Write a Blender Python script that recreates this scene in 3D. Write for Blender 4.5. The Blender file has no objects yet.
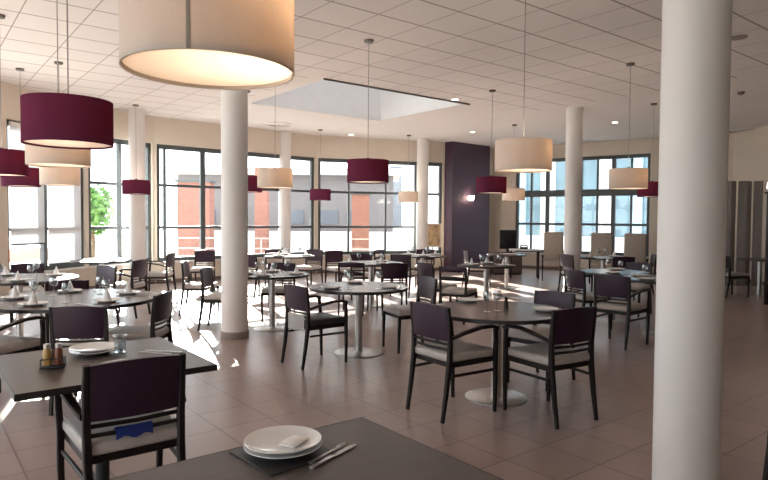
import bpy, bmesh, math, random
from mathutils import Vector, Matrix
random.seed(7)
C = bpy.context.scene.collection
R = math.radians
CEIL = 3.75
FPX = 605.0
D1 = Vector((0.785, 0.62)).normalized()          # the ceiling grid's two directions in plan
D2 = Vector((-D1.y, D1.x))

def at(px, Y):
    return ((px - 384.0) / FPX * Y, Y)

# ------------------------------------------------------------------ materials
def new_mat(name):
    m = bpy.data.materials.new(name)
    m.use_nodes = True
    nt = m.node_tree
    nt.nodes.clear()
    out = nt.nodes.new('ShaderNodeOutputMaterial')
    return m, nt, out

def pbr(name, col, rough=0.5, metal=0.0, var=0.06, scale=6.0, stretch=(1, 1, 1), bump=0.0, spec=0.5, coat=0.0):
    m, nt, out = new_mat(name)
    b = nt.nodes.new('ShaderNodeBsdfPrincipled')
    b.inputs['Roughness'].default_value = rough
    b.inputs['Metallic'].default_value = metal
    b.inputs['Specular IOR Level'].default_value = spec
    b.inputs['Coat Weight'].default_value = coat
    tc = nt.nodes.new('ShaderNodeTexCoord')
    mp = nt.nodes.new('ShaderNodeMapping'); mp.inputs['Scale'].default_value = stretch
    nz = nt.nodes.new('ShaderNodeTexNoise'); nz.inputs['Scale'].default_value = scale; nz.inputs['Detail'].default_value = 4
    rp = nt.nodes.new('ShaderNodeValToRGB')
    rp.color_ramp.elements[0].position = 0.3; rp.color_ramp.elements[1].position = 0.7
    rp.color_ramp.elements[0].color = tuple(max(0, c * (1 - var)) for c in col) + (1,)
    rp.color_ramp.elements[1].color = tuple(min(1, c * (1 + var)) for c in col) + (1,)
    l = nt.links.new
    l(tc.outputs['Object'], mp.inputs['Vector']); l(mp.outputs['Vector'], nz.inputs['Vector'])
    l(nz.outputs['Fac'], rp.inputs['Fac']); l(rp.outputs['Color'], b.inputs['Base Color'])
    if bump:
        bp = nt.nodes.new('ShaderNodeBump'); bp.inputs['Strength'].default_value = bump; bp.inputs['Distance'].default_value = 0.005
        l(nz.outputs['Fac'], bp.inputs['Height']); l(bp.outputs['Normal'], b.inputs['Normal'])
    l(b.outputs['BSDF'], out.inputs['Surface'])
    return m

def grid_mat(name, col, line_col, tile, line, rough, off=(0, 0), var=0.08, zone=False, bump=0.25, spec=0.5, nscale=3.0, line2=None):
    """Square tiles laid along D1 / D2, with thin joints; each tile a slightly different tone."""
    m, nt, out = new_mat(name)
    l = nt.links.new
    def mth(op, a, b=None, c=None):
        n = nt.nodes.new('ShaderNodeMath'); n.operation = op
        for i, v in enumerate((a, b, c)):
            if v is None: continue
            if isinstance(v, (int, float)): n.inputs[i].default_value = v
            else: l(v, n.inputs[i])
        return n.outputs[0]
    tc = nt.nodes.new('ShaderNodeTexCoord'); sp = nt.nodes.new('ShaderNodeSeparateXYZ')
    l(tc.outputs['Object'], sp.inputs[0])
    X, Y = sp.outputs[0], sp.outputs[1]
    u = mth('ADD', mth('MULTIPLY', X, D1.x), mth('MULTIPLY', Y, D1.y))
    v = mth('ADD', mth('MULTIPLY', X, D2.x), mth('MULTIPLY', Y, D2.y))
    us = mth('DIVIDE', mth('SUBTRACT', u, off[0]), tile); vs = mth('DIVIDE', mth('SUBTRACT', v, off[1]), tile)
    def edge(s, w):
        f = mth('FRACT', s)
        d = mth('MINIMUM', f, mth('SUBTRACT', 1.0, f))
        return mth('LESS_THAN', d, w / tile * 0.5)
    mask = mth('MAXIMUM', edge(us, line2 or line), edge(vs, line))
    cid = nt.nodes.new('ShaderNodeCombineXYZ'); l(mth('FLOOR', us), cid.inputs[0]); l(mth('FLOOR', vs), cid.inputs[1])
    wn = nt.nodes.new('ShaderNodeTexWhiteNoise'); wn.noise_dimensions = '2D'; l(cid.outputs[0], wn.inputs['Vector'])
    nz = nt.nodes.new('ShaderNodeTexNoise'); nz.inputs['Scale'].default_value = nscale; nz.inputs['Detail'].default_value = 5
    l(tc.outputs['Object'], nz.inputs['Vector'])
    if zone:                                                    # plain plasterboard margin beyond the tile field
        plain = mth('MAXIMUM', mth('MULTIPLY', mth('GREATER_THAN', v, 8.3), mth('GREATER_THAN', u, 5.1)), mth('GREATER_THAN', u, 10.3))
        mask = mth('MULTIPLY', mask, mth('SUBTRACT', 1.0, plain))
    t = mth('ADD', mth('MULTIPLY', wn.outputs['Value'], 0.5), mth('MULTIPLY', nz.outputs['Fac'], 0.5))
    rp = nt.nodes.new('ShaderNodeValToRGB')
    rp.color_ramp.elements[0].position = 0.2; rp.color_ramp.elements[1].position = 0.8
    rp.color_ramp.elements[0].color = tuple(c * (1 - var) for c in col) + (1,)
    rp.color_ramp.elements[1].color = tuple(min(1, c * (1 + var)) for c in col) + (1,)
    l(t, rp.inputs['Fac'])
    mx = nt.nodes.new('ShaderNodeMix'); mx.data_type = 'RGBA'
    l(mask, mx.inputs['Factor']); l(rp.outputs['Color'], mx.inputs['A']); mx.inputs['B'].default_value = tuple(line_col) + (1,)
    b = nt.nodes.new('ShaderNodeBsdfPrincipled'); b.inputs['Roughness'].default_value = rough
    b.inputs['Specular IOR Level'].default_value = spec
    l(mx.outputs['Result'], b.inputs['Base Color'])
    if bump:
        bp = nt.nodes.new('ShaderNodeBump'); bp.inputs['Strength'].default_value = bump; bp.inputs['Distance'].default_value = 0.004; bp.invert = True
        l(mask, bp.inputs['Height']); l(bp.outputs['Normal'], b.inputs['Normal'])
    l(b.outputs['BSDF'], out.inputs['Surface'])
    return m

def glass_mat(name, tint=(0.96, 0.98, 0.98), gloss=1.0):
    m, nt, out = new_mat(name)
    t = nt.nodes.new('ShaderNodeBsdfTransparent'); t.inputs['Color'].default_value = tint + (1,)
    g = nt.nodes.new('ShaderNodeBsdfGlossy'); g.inputs['Roughness'].default_value = 0.02
    f = nt.nodes.new('ShaderNodeFresnel')
    ge = nt.nodes.new('ShaderNodeNewGeometry'); mi = nt.nodes.new('ShaderNodeMix')   # a thin pane: the same reflection from both faces
    mi.inputs[2].default_value = 1.45; mi.inputs[3].default_value = 1 / 1.45
    nt.links.new(ge.outputs['Backfacing'], mi.inputs[0]); nt.links.new(mi.outputs[0], f.inputs['IOR'])
    mm = nt.nodes.new('ShaderNodeMath'); mm.operation = 'MULTIPLY'; mm.inputs[1].default_value = gloss
    mx = nt.nodes.new('ShaderNodeMixShader')
    nt.links.new(f.outputs[0], mm.inputs[0]); nt.links.new(mm.outputs[0], mx.inputs['Fac'])
    nt.links.new(t.outputs[0], mx.inputs[1]); nt.links.new(g.outputs[0], mx.inputs[2])
    nt.links.new(mx.outputs[0], out.inputs['Surface'])
    return m

def cloth_mat(name, col, trans_col, fac, weave=180.0):
    """Woven lampshade / blind cloth: part of the light goes through."""
    m, nt, out = new_mat(name)
    l = nt.links.new
    tc = nt.nodes.new('ShaderNodeTexCoord')
    nz = nt.nodes.new('ShaderNodeTexNoise'); nz.inputs['Scale'].default_value = weave
    rp = nt.nodes.new('ShaderNodeValToRGB')
    rp.color_ramp.elements[0].color = tuple(c * 0.9 for c in col) + (1,); rp.color_ramp.elements[1].color = tuple(min(1, c * 1.08) for c in col) + (1,)
    d = nt.nodes.new('ShaderNodeBsdfDiffuse'); t = nt.nodes.new('ShaderNodeBsdfTranslucent')
    t.inputs['Color'].default_value = tuple(trans_col) + (1,)
    mx = nt.nodes.new('ShaderNodeMixShader'); mx.inputs['Fac'].default_value = fac
    l(tc.outputs['Object'], nz.inputs['Vector']); l(nz.outputs['Fac'], rp.inputs['Fac']); l(rp.outputs['Color'], d.inputs['Color'])
    l(d.outputs[0], mx.inputs[1]); l(t.outputs[0], mx.inputs[2]); l(mx.outputs[0], out.inputs['Surface'])
    return m

def emit_mat(name, col, s):
    m, nt, out = new_mat(name)
    e = nt.nodes.new('ShaderNodeEmission'); e.inputs['Color'].default_value = tuple(col) + (1,); e.inputs['Strength'].default_value = s
    nt.links.new(e.outputs[0], out.inputs['Surface'])
    return m

def brick_mat(name, c1, c2, mortar):
    m, nt, out = new_mat(name)
    l = nt.links.new
    tc = nt.nodes.new('ShaderNodeTexCoord'); mp = nt.nodes.new('ShaderNodeMapping'); mp.inputs['Rotation'].default_value = (R(90), 0, 0)
    bk = nt.nodes.new('ShaderNodeTexBrick'); bk.inputs['Scale'].default_value = 4.5
    bk.inputs['Color1'].default_value = c1 + (1,); bk.inputs['Color2'].default_value = c2 + (1,); bk.inputs['Mortar'].default_value = mortar + (1,)
    b = nt.nodes.new('ShaderNodeBsdfPrincipled'); b.inputs['Roughness'].default_value = 0.9
    l(tc.outputs['Object'], mp.inputs['Vector']); l(mp.outputs['Vector'], bk.inputs['Vector'])
    l(bk.outputs['Color'], b.inputs['Base Color']); l(b.outputs[0], out.inputs['Surface'])
    return m

M = dict(
    floor=grid_mat('floor tiles', (0.335, 0.252, 0.228), (0.17, 0.128, 0.116), 0.40, 0.010, 0.30, off=(0.12, 0.05), var=0.07, bump=0.12, spec=0.62),
    ceiling=grid_mat('ceiling tiles', (0.735, 0.715, 0.70), (0.34, 0.32, 0.31), 0.62, 0.028, 0.9, off=(1.02, 3.48), var=0.025, zone=True, bump=0.35, nscale=1.2, line2=0.013),
    wall=pbr('cream plaster', (0.66, 0.595, 0.51), 0.85, var=0.03, scale=2),
    shaft=pbr('white skylight plaster', (0.78, 0.78, 0.78), 0.85, var=0.02),
    column=pbr('white column paint', (0.76, 0.74, 0.72), 0.55, var=0.02, scale=2),
    colbase=pbr('grey skirting', (0.30, 0.25, 0.23), 0.5),
    purple_wall=pbr('dark purple wall paint', (0.050, 0.023, 0.046), 0.6, var=0.05, scale=3),
    skirting=pbr('brown tile skirting', (0.16, 0.12, 0.11), 0.45),
    frame=pbr('dark grey aluminium', (0.075, 0.09, 0.095), 0.45, var=0.03),
    glass=glass_mat('window glass'),
    roof_glass=glass_mat('grey roof glass', (0.40, 0.41, 0.42)),
    glassware=glass_mat('clear glassware', (0.84, 0.86, 0.87), 3.5),
    blind=cloth_mat('white blind cloth', (0.75, 0.76, 0.77), (0.70, 0.72, 0.74), 0.35),
    wood=pbr('dark stained wood', (0.012, 0.007, 0.006), 0.42, spec=0.3, var=0.25, scale=18, stretch=(1, 1, 0.12)),
    leather=pbr('purple leatherette', (0.027, 0.009, 0.022), 0.42, spec=0.35, var=0.1, scale=25, bump=0.08),
    seat=pbr('pale grey leatherette', (0.43, 0.39, 0.36), 0.5, var=0.05, scale=25, bump=0.06),
    darkseat=pbr('charcoal leatherette', (0.035, 0.03, 0.03), 0.45, var=0.1, scale=25),
    top=pbr('dark brown laminate', (0.074, 0.058, 0.053), 0.36, var=0.16, scale=5, stretch=(1, 14, 1)),
    topround=pbr('brown laminate round', (0.125, 0.095, 0.085), 0.27, var=0.14, scale=5, stretch=(1, 14, 1)),
    edge=pbr('black table edging', (0.02, 0.016, 0.015), 0.4),
    steel=pbr('brushed steel', (0.55, 0.54, 0.53), 0.33, metal=1.0, var=0.05, scale=30, stretch=(1, 1, 0.05)),
    blackmetal=pbr('black metal', (0.02, 0.02, 0.022), 0.45),
    cream=cloth_mat('cream lampshade cloth', (0.645, 0.61, 0.57), (0.80, 0.66, 0.52), 0.24),
    plum=cloth_mat('plum lampshade cloth', (0.115, 0.034, 0.074), (0.42, 0.08, 0.10), 0.20),
    diffuser=cloth_mat('white lamp diffuser', (0.88, 0.86, 0.82), (0.95, 0.90, 0.82), 0.62, 20),
    seam=pbr('lampshade seam', (0.33, 0.29, 0.25), 0.8),
    cord=pbr('grey lamp cord', (0.35, 0.34, 0.33), 0.6),
    canopy=pbr('dark grey canopy metal', (0.12, 0.11, 0.10), 0.5),
    porcelain=pbr('white porcelain', (0.80, 0.80, 0.80), 0.12, var=0.01),
    napkin=pbr('white napkin', (0.78, 0.77, 0.76), 0.9, var=0.03, scale=20, bump=0.2),
    mat=pbr('black place mat', (0.014, 0.013, 0.014), 0.5),
    yellow=pbr('amber condiment', (0.45, 0.26, 0.07), 0.3),
    red=pbr('red brown condiment', (0.20, 0.06, 0.03), 0.3),
    spot=emit_mat('downlight lens', (1.0, 0.93, 0.82), 9.0),
    lampglow=emit_mat('small shade glow', (1.0, 0.74, 0.62), 14.0),
    pave=pbr('pale paving', (0.55, 0.53, 0.50), 0.85, var=0.08, scale=2),
    render=pbr('white facade render', (0.72, 0.71, 0.69), 0.85, var=0.03, scale=1),
    grey_render=pbr('grey facade render', (0.15, 0.138, 0.142), 0.85, var=0.04, scale=1),
    blue_glass=pbr('slate blue glazing', (0.09, 0.105, 0.13), 0.25, var=0.15, scale=1),
    pale_blue=pbr('pale blue panel', (0.32, 0.47, 0.58), 0.4, var=0.15, scale=0.7),
    teal=pbr('dull teal panel', (0.12, 0.20, 0.24), 0.4, var=0.2, scale=0.7),
    brick=brick_mat('orange brick', (0.25, 0.105, 0.082), (0.29, 0.13, 0.10), (0.25, 0.17, 0.145)),
    beige=pbr('beige upholstery', (0.38, 0.33, 0.28), 0.9, var=0.06, scale=15),
    curtain=pbr('grey folding panel', (0.26, 0.235, 0.225), 0.75, var=0.1, scale=4, stretch=(6, 6, 0.2)),
    screen=pbr('black screen', (0.012, 0.012, 0.014), 0.2),
    leaf=pbr('green leaves', (0.10, 0.22, 0.05), 0.6, var=0.4, scale=8),
    bark=pbr('brown bark', (0.12, 0.08, 0.05), 0.9),
    art=pbr('sepia print', (0.50, 0.36, 0.20), 0.6, var=0.55, scale=5),
    blue=pbr('blue cloth', (0.03, 0.06, 0.30), 0.8),
    pink=pbr('salmon paint', (0.75, 0.34, 0.28), 0.6),
)

# ------------------------------------------------------------------ mesh helpers
def link(name, bm, mat, parent=None, sharp=35):
    me = bpy.data.meshes.new(name)
    bmesh.ops.recalc_face_normals(bm, faces=bm.faces)
    bm.to_mesh(me); bm.free()
    for p in me.polygons: p.use_smooth = True
    me.set_sharp_from_angle(angle=R(sharp))
    me.materials.append(mat)
    o = bpy.data.objects.new(name, me)
    C.objects.link(o)
    if parent: o.parent = parent
    return o

def box(bm, c, s, bevel=0.0, rz=0.0, seg=2, taper=1.0):
    """box of size s centred at c; taper scales the bottom face in x and y"""
    r = bmesh.ops.create_cube(bm, size=1.0)
    vs = r['verts']
    for v in vs:
        k = taper if v.co.z < 0 else 1.0
        v.co = Vector((v.co.x * s[0] * k, v.co.y * s[1] * k, v.co.z * s[2]))
    if bevel:
        es = list({e for v in vs for e in v.link_edges})
        r2 = bmesh.ops.bevel(bm, geom=es, offset=bevel, segments=seg, affect='EDGES', profile=0.5)
        vs = list({v for f in r2['faces'] for v in f.verts} | {v for v in vs if v.is_valid})
    mt = Matrix.Translation(c) @ Matrix.Rotation(rz, 4, 'Z')
    for v in vs: v.co = mt @ v.co
    return vs

def sweep(bm, pts, halves, side, n=8, rnd=0.35):
    """bar with a chamfered rectangular section along a path"""
    pts = [Vector(p) for p in pts]
    side = Vector(side).normalized()
    rings = []
    for i, p in enumerate(pts):
        t = (pts[min(i + 1, len(pts) - 1)] - pts[max(i - 1, 0)]).normalized()
        s = (side - t * side.dot(t)).normalized(); q = t.cross(s)
        a, b = halves[i] if isinstance(halves, list) else halves
        c = min(a, b) * rnd
        prof = [(a, b - c), (a - c, b), (-a + c, b), (-a, b - c), (-a, -b + c), (-a + c, -b), (a - c, -b), (a, -b + c)]
        rings.append([bm.verts.new(p + s * x + q * y) for x, y in prof])
    for r0, r1 in zip(rings, rings[1:]):
        for k in range(8):
            bm.faces.new((r0[k], r0[(k + 1) % 8], r1[(k + 1) % 8], r1[k]))
    bm.faces.new(rings[0][::-1]); bm.faces.new(rings[-1])

def lathe(bm, prof, seg=32, c=(0, 0, 0), closed=False):
    """profile of (radius, z); radius 0 makes a pole; closed joins last to first"""
    rings = []
    for r, z in prof:
        if r <= 1e-6: rings.append([bm.verts.new((c[0], c[1], c[2] + z))])
        else: rings.append([bm.verts.new((c[0] + r * math.cos(2 * math.pi * k / seg), c[1] + r * math.sin(2 * math.pi * k / seg), c[2] + z)) for k in range(seg)])
    pairs = list(zip(rings, rings[1:])) + ([(rings[-1], rings[0])] if closed else [])
    for a, b in pairs:
        for k in range(seg):
            k2 = (k + 1) % seg
            if len(a) == 1 and len(b) == 1: continue
            if len(a) == 1: bm.faces.new((a[0], b[k2], b[k]))
            elif len(b) == 1: bm.faces.new((a[k], a[k2], b[0]))
            else: bm.faces.new((a[k], a[k2], b[k2], b[k]))

def rod(bm, p, q, r, seg=8):
    p, q = Vector(p), Vector(q)
    t = (q - p).normalized(); s = t.orthogonal().normalized(); n = t.cross(s)
    a = [bm.verts.new(p + (s * math.cos(2 * math.pi * k / seg) + n * math.sin(2 * math.pi * k / seg)) * r) for k in range(seg)]
    b = [bm.verts.new(q + (s * math.cos(2 * math.pi * k / seg) + n * math.sin(2 * math.pi * k / seg)) * r) for k in range(seg)]
    for k in range(seg): bm.faces.new((a[k], a[(k + 1) % seg], b[(k + 1) % seg], b[k]))
    bm.faces.new(a[::-1]); bm.faces.new(b)

def shape(fn, name, mat, parent=None, sharp=35):
    bm = bmesh.new(); fn(bm)
    return link(name, bm, mat, parent, sharp)

def tag(o, label, cat, group=None, kind=None):
    o['label'] = label; o['category'] = cat
    if group: o['group'] = group
    if kind: o['kind'] = kind
    return o

def thing(name, label, cat, loc=(0, 0, 0), rz=0.0, group=None, kind=None):
    o = bpy.data.objects.new(name, None); o.empty_display_size = 0.1
    C.objects.link(o); o.location = loc; o.rotation_euler = (0, 0, rz)
    return tag(o, label, cat, group, kind)

def dup(o, parent=None):
    c = o.copy(); C.objects.link(c)
    if parent: c.parent = parent
    for ch in [x for x in bpy.data.objects if x.parent == o]:
        dup(ch, c)
    return c

def structure(o):
    o['kind'] = 'structure'
    return o

# ------------------------------------------------------------------ room shell
PTS = dict(P=(-7.6, -3.0), A=(-7.4, 5.5), B=(-6.0, 12.2), C=(-5.15, 13.6), D=(-1.85, 16.5), E=(1.75, 17.75),
           F=(3.5, 19.3), H=(7.5, 16.5), I=(8.9, 15.5), J=(9.3, 5.0), K=(9.3, -3.0))
ORDER = 'PABCDEFHIJK'
V2 = {k: Vector(v) for k, v in PTS.items()}

def facet(a, b):
    P, Q = V2[a], V2[b]
    d = (Q - P); L = d.length; d = d / L
    return P, d, Vector((d.y, -d.x)), L             # origin, direction, inward normal, length

def fbox(bm, a, b, s0, s1, z0, z1, o0, o1):
    """box on facet ab from s0 to s1 along it, offset o0..o1 outward"""
    P, d, n, L = facet(a, b)
    c = P + d * (s0 + s1) / 2 - n * (o0 + o1) / 2
    box(bm, (c.x, c.y, (z0 + z1) / 2), (s1 - s0, o1 - o0, z1 - z0), rz=math.atan2(d.y, d.x))

def s_of(a, b, px):
    """where the sight line through column px meets facet ab"""
    P, d, n, L = facet(a, b)
    k = (px - 384.0) / FPX                           # X = k Y
    return (k * P.y - P.x) / (d.x - k * d.y)

def wall(name, a, b, holes=(), z0=0.5, z1=3.15, mat=None):
    bm = bmesh.new(); L = facet(a, b)[3]
    s = 0.0
    for h0, h1 in holes:
        if h0 - s > 0.001: fbox(bm, a, b, s, h0, 0, CEIL, 0, 0.22)
        fbox(bm, a, b, h0, h1, 0, z0, 0, 0.22)
        fbox(bm, a, b, h0, h1, z1, CEIL, 0, 0.22)
        s = h1
    if L - s > 0.001: fbox(bm, a, b, s, L, 0, CEIL, 0, 0.22)
    o = structure(link(name, bm, mat or M['wall']))
    nm = name.replace('wall_', 'baseboard_')
    bm = bmesh.new(); fbox(bm, a, b, 0.02, L - 0.02, 0, 0.09, -0.018, -0.001)
    structure(link(nm, bm, M['skirting']))
    return o

WIN = 0
def window(a, b, s0, s1, mull, trans, z0=0.5, z1=3.15, w=0.05, thick=None, tt=None):
    global WIN; WIN += 1
    root = bpy.data.objects.new('window_%d' % WIN, None); C.objects.link(root); structure(root)
    bm = bmesh.new()
    for s in (s0 + 0.04, s1 - 0.04): fbox(bm, a, b, s - 0.04, s + 0.04, z0, z1, 0.05, 0.14)
    for z in (z0 + 0.04, z1 - 0.05): fbox(bm, a, b, s0, s1, z - 0.05, z + 0.05, 0.05, 0.14)
    for s in mull:
        k = w * (2.2 if thick and s in thick else 1.0)
        fbox(bm, a, b, s - k / 2, s + k / 2, z0, z1, 0.05, 0.14)
    for i, z in enumerate(trans):
        k = (tt[i] if tt else 0.06)
        fbox(bm, a, b, s0, s1, z - k / 2, z + k / 2, 0.055, 0.135)
    link('window_frame', bm, M['frame'], root)
    bm = bmesh.new(); fbox(bm, a, b, s0 + 0.02, s1 - 0.02, z0 + 0.02, z1 - 0.02, 0.092, 0.098)
    link('pane', bm, M['glass'], root)
    bm = bmesh.new(); fbox(bm, a, b, s0, s1, z0 - 0.03, z0 + 0.001, -0.05, 0.05)
    link('window_sill', bm, M['column'], root)
    # a portal: only helps the renderer find the daylight
    P, d, n, L = facet(a, b)
    ld = bpy.data.lights.new('daylight_portal', 'AREA'); ld.shape = 'RECTANGLE'; ld.size = s1 - s0; ld.size_y = z1 - z0
    ld.cycles.is_portal = True
    lo = bpy.data.objects.new('daylight_portal', ld); C.objects.link(lo)
    c = P + d * (s0 + s1) / 2 - n * 0.16
    zax = Vector((-n.x, -n.y, 0)); xax = Vector((d.x, d.y, 0)); yax = zax.cross(xax)
    lo.matrix_world = Matrix(((xax.x, yax.x, zax.x, c.x), (xax.y, yax.y, zax.y, c.y), (xax.z, yax.z, zax.z, (z0 + z1) / 2), (0, 0, 0, 1)))
    return root

# floor and ceiling (the ceiling has the skylight's hole)
bm = bmesh.new()
f = bm.faces.new([bm.verts.new((V2[k].x, V2[k].y, 0)) for k in ORDER])
r = bmesh.ops.extrude_face_region(bm, geom=[f])
for v in r['geom']:
    if isinstance(v, bmesh.types.BMVert): v.co.z = -0.15
structure(link('floor', bm, M['floor']))

SA = Vector((-0.95, 9.83)); SB = SA + D1 * 3.25; SD = SA + D2 * 2.75; SC = SB + D2 * 2.75
bm = bmesh.new()
out_v = [bm.verts.new((V2[k].x, V2[k].y, CEIL)) for k in ORDER]
in_v = [bm.verts.new((p.x, p.y, CEIL)) for p in (SA, SB, SC, SD)]
es = [bm.edges.new((out_v[i], out_v[(i + 1) % len(out_v)])) for i in range(len(out_v))]
es += [bm.edges.new((in_v[i], in_v[(i + 1) % 4])) for i in range(4)]
bmesh.ops.triangle_fill(bm, use_beauty=True, use_dissolve=False, edges=es)
structure(link('ceiling', bm, M['ceiling']))

# skylight: a plastered shaft with a glazed top
SH = 1.25
bm = bmesh.new()
q = [SA, SB, SC, SD]; cen = (SA + SC) / 2
for i in range(4):
    a_, b_ = q[i], q[(i + 1) % 4]
    d_ = (b_ - a_).normalized(); m_ = (a_ + b_) / 2; n_ = (m_ - cen).normalized()
    c_ = m_ + n_ * 0.06
    box(bm, (c_.x, c_.y, CEIL + SH / 2 + 0.004), ((b_ - a_).length + 0.2, 0.12, SH), rz=math.atan2(d_.y, d_.x))
sk = structure(link('skylight', bm, M['shaft']))
bm = bmesh.new()
for i in range(4):
    a_, b_ = q[i], q[(i + 1) % 4]
    d_ = (b_ - a_).normalized(); m_ = (a_ + b_) / 2
    box(bm, (m_.x, m_.y, CEIL + SH + 0.03), ((b_ - a_).length + 0.24, 0.24, 0.08), rz=math.atan2(d_.y, d_.x))
for k in (1, 2):
    m_ = SA.lerp(SB, k / 3) + D2 * 1.375
    box(bm, (m_.x, m_.y, CEIL + SH + 0.03), (0.06, 2.75, 0.06), rz=math.atan2(D1.y, D1.x))
link('skylight_frame', bm, M['column'], sk)
bm = bmesh.new(); box(bm, (cen.x, cen.y, CEIL + SH + 0.05), (3.25, 2.75, 0.008), rz=math.atan2(D1.y, D1.x))
link('skylight_pane', bm, M['roof_glass'], sk)
bm = bmesh.new()
mE = (SA + SB) / 2 - D2 * 0.012
box(bm, (mE.x, mE.y, CEIL - 0.012), (3.36, 0.02, 0.03), rz=math.atan2(D1.y, D1.x))
structure(link('trim_1', bm, M['canopy']))

# walls
pxs = lambda a, b, L: [s_of(a, b, p) for p in L]
LA = facet('A', 'B')[3]
wl = [(0.3, 2.4), (2.6, 4.6)]
sA0, sA1 = s_of('A', 'B', 8), LA - 0.03
wall('wall_left', 'A', 'B', wl + [(sA0, sA1)])
wall('wall_left_near', 'P', 'A', [(1.6, 4.7), (4.95, 8.25)])
window('A', 'B', sA0, sA1, pxs('A', 'B', [48]), [1.27, 2.2], w=0.10)
for (h0, h1) in wl: window('A', 'B', h0, h1, [(h0 + h1) / 2], [1.27, 2.2])
window('P', 'A', 4.95, 8.25, [6.0, 7.1], [1.27, 2.2]); window('P', 'A', 1.6, 4.7, [2.6, 3.65], [1.27, 2.2])
LB = facet('B', 'C')[3]
wall('wall_bay', 'B', 'C', [(0.05, LB - 0.06)])
window('B', 'C', 0.05, LB - 0.06, [s_of('B', 'C', 122)], [1.27, 2.2], w=0.07)
LC = facet('C', 'D')[3]; mc = pxs('C', 'D', [166, 204, 248, 290])
wall('wall_back_left', 'C', 'D', [(0.05, LC - 0.05)])
window('C', 'D', 0.05, LC - 0.05, mc, [1.27, 2.23], thick=[mc[1]])
LD = facet('D', 'E')[3]; md = pxs('D', 'E', [349, 386, 416])
wall('wall_back', 'D', 'E', [(0.05, LD - 0.05)])
window('D', 'E', 0.05, LD - 0.05, md, [1.27, 2.23])
wall('wall_back_jog', 'E', 'F')
h0, h1 = s_of('F', 'H', 515), s_of('F', 'H', 649)
wall('wall_back_right', 'F', 'H', [(h0, h1)], z1=3.35)
mh = pxs('F', 'H', [530, 546, 580, 596, 612, 630])
window('F', 'H', h0, h1, mh, [1.38, 2.3], z1=3.35, tt=[0.07, 0.20], thick=[mh[1], mh[4]])
wall('wall_right_corner', 'H', 'I'); wall('wall_right', 'I', 'J'); wall('wall_right_near', 'J', 'K'); wall('wall_front', 'K', 'P', [(11.4, 16.2)])
for q0, q1 in ((11.4, 16.2),): window('K', 'P', q0, q1, [q0 + 1.6, q0 + 3.2], [1.27, 2.23])  # unseen window behind the camera, added to fill the foreground with daylight

# the purple pier on the back wall
bm = bmesh.new(); fbox(bm, 'E', 'F', 0.02, 1.72, 0, CEIL, -0.30, 0)
structure(link('wall_purple', bm, M['purple_wall']))
P, d, n, L = facet('E', 'F')

# round columns
def column(px, Y, label, rad=0.163):
    x, y = at(px, Y)
    t = thing('column', label, 'column', (x, y, 0), kind='structure')
    shape(lambda b: lathe(b, [(0, 0.0), (rad, 0.0), (rad, CEIL), (0, CEIL)], 40), 'shaft', M['column'], t)
    shape(lambda b: lathe(b, [(rad + 0.001, 0.0), (rad + 0.014, 0.0), (rad + 0.014, 0.085), (rad + 0.001, 0.09)], 40, closed=True), 'base', M['colbase'], t)
column(234.5, 7.55, 'white round column beside the square table, with grey skirting at its foot')
column(691, 3.2, 'widest white round column nearest the camera, cut off by the bottom edge')
column(572.5, 12.3, 'slim white round column behind the round table with the two armchairs')
column(137.5, 12.75, 'white round column in front of the bay window, by a side-on chair')
column(284.5, 15.9, 'slim white round column before the back windows, behind a cream pendant')
column(422, 17.0, 'slim white round column before the back windows next to the purple wall')

# ------------------------------------------------------------------ outside
bm = bmesh.new(); box(bm, (0, 20, -0.27), (120, 120, 0.2)); structure(link('ground', bm, M['pave']))
# slab added above the back windows to keep direct sun off the floor
bm = bmesh.new()
eC = V2['C'] + facet('C', 'D')[1] * 1.0
pts = [eC + Vector((-0.16, 0.20)), V2['D'] + Vector((0, 0.25)), V2['E'] + Vector((0, 0.25)),
       V2['E'] + Vector((0.2, 3.3)), V2['D'] + Vector((-0.7, 3.4)), eC + Vector((-1.6, 2.9))]
f = bm.faces.new([bm.verts.new((p.x, p.y, 3.5)) for p in pts])
r = bmesh.ops.extrude_face_region(bm, geom=[f])
for v in r['geom']:
    if isinstance(v, bmesh.types.BMVert): v.co.z = 3.8
structure(link('added_sun_eave', bm, M['render']))

t = thing('neighbouring_building', 'grey rendered building with slate blue windows across the terrace', 'building', (-3.4, 27.0, -0.17))
shape(lambda b: box(b, (-1.0, 2.0, 1.8), (9.6, 4, 3.6)), 'facade', M['grey_render'], t)
shape(lambda b: box(b, (-1.0, 1.9, 3.72), (10.2, 4.9, 0.26)), 'roof', M['render'], t)
for x in (-4.6, -3.2, -0.65, 0.85, 2.2):
    w_ = shape(lambda b: box(b, (x, -0.02, 1.72), (0.95, 0.08, 0.62)), 'window', M['blue_glass'], t)
shape(lambda b: box(b, (-1.0, -0.6, 0.55), (9.6, 0.16, 1.1)), 'plinth', M['render'], t)

t = thing('office_building', 'pale far building with grey upright window strips beside the purple wall', 'building', (3.0, 42.0, -0.17))
shape(lambda b: box(b, (0, 3, 4), (11, 6, 8)), 'facade', M['render'], t)
for x in (-2.2, -0.2, 2.2):
    shape(lambda b: box(b, (x, -0.02, 3.2), (0.8, 0.1, 4.2)), 'window', M['blue_glass'], t)

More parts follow.
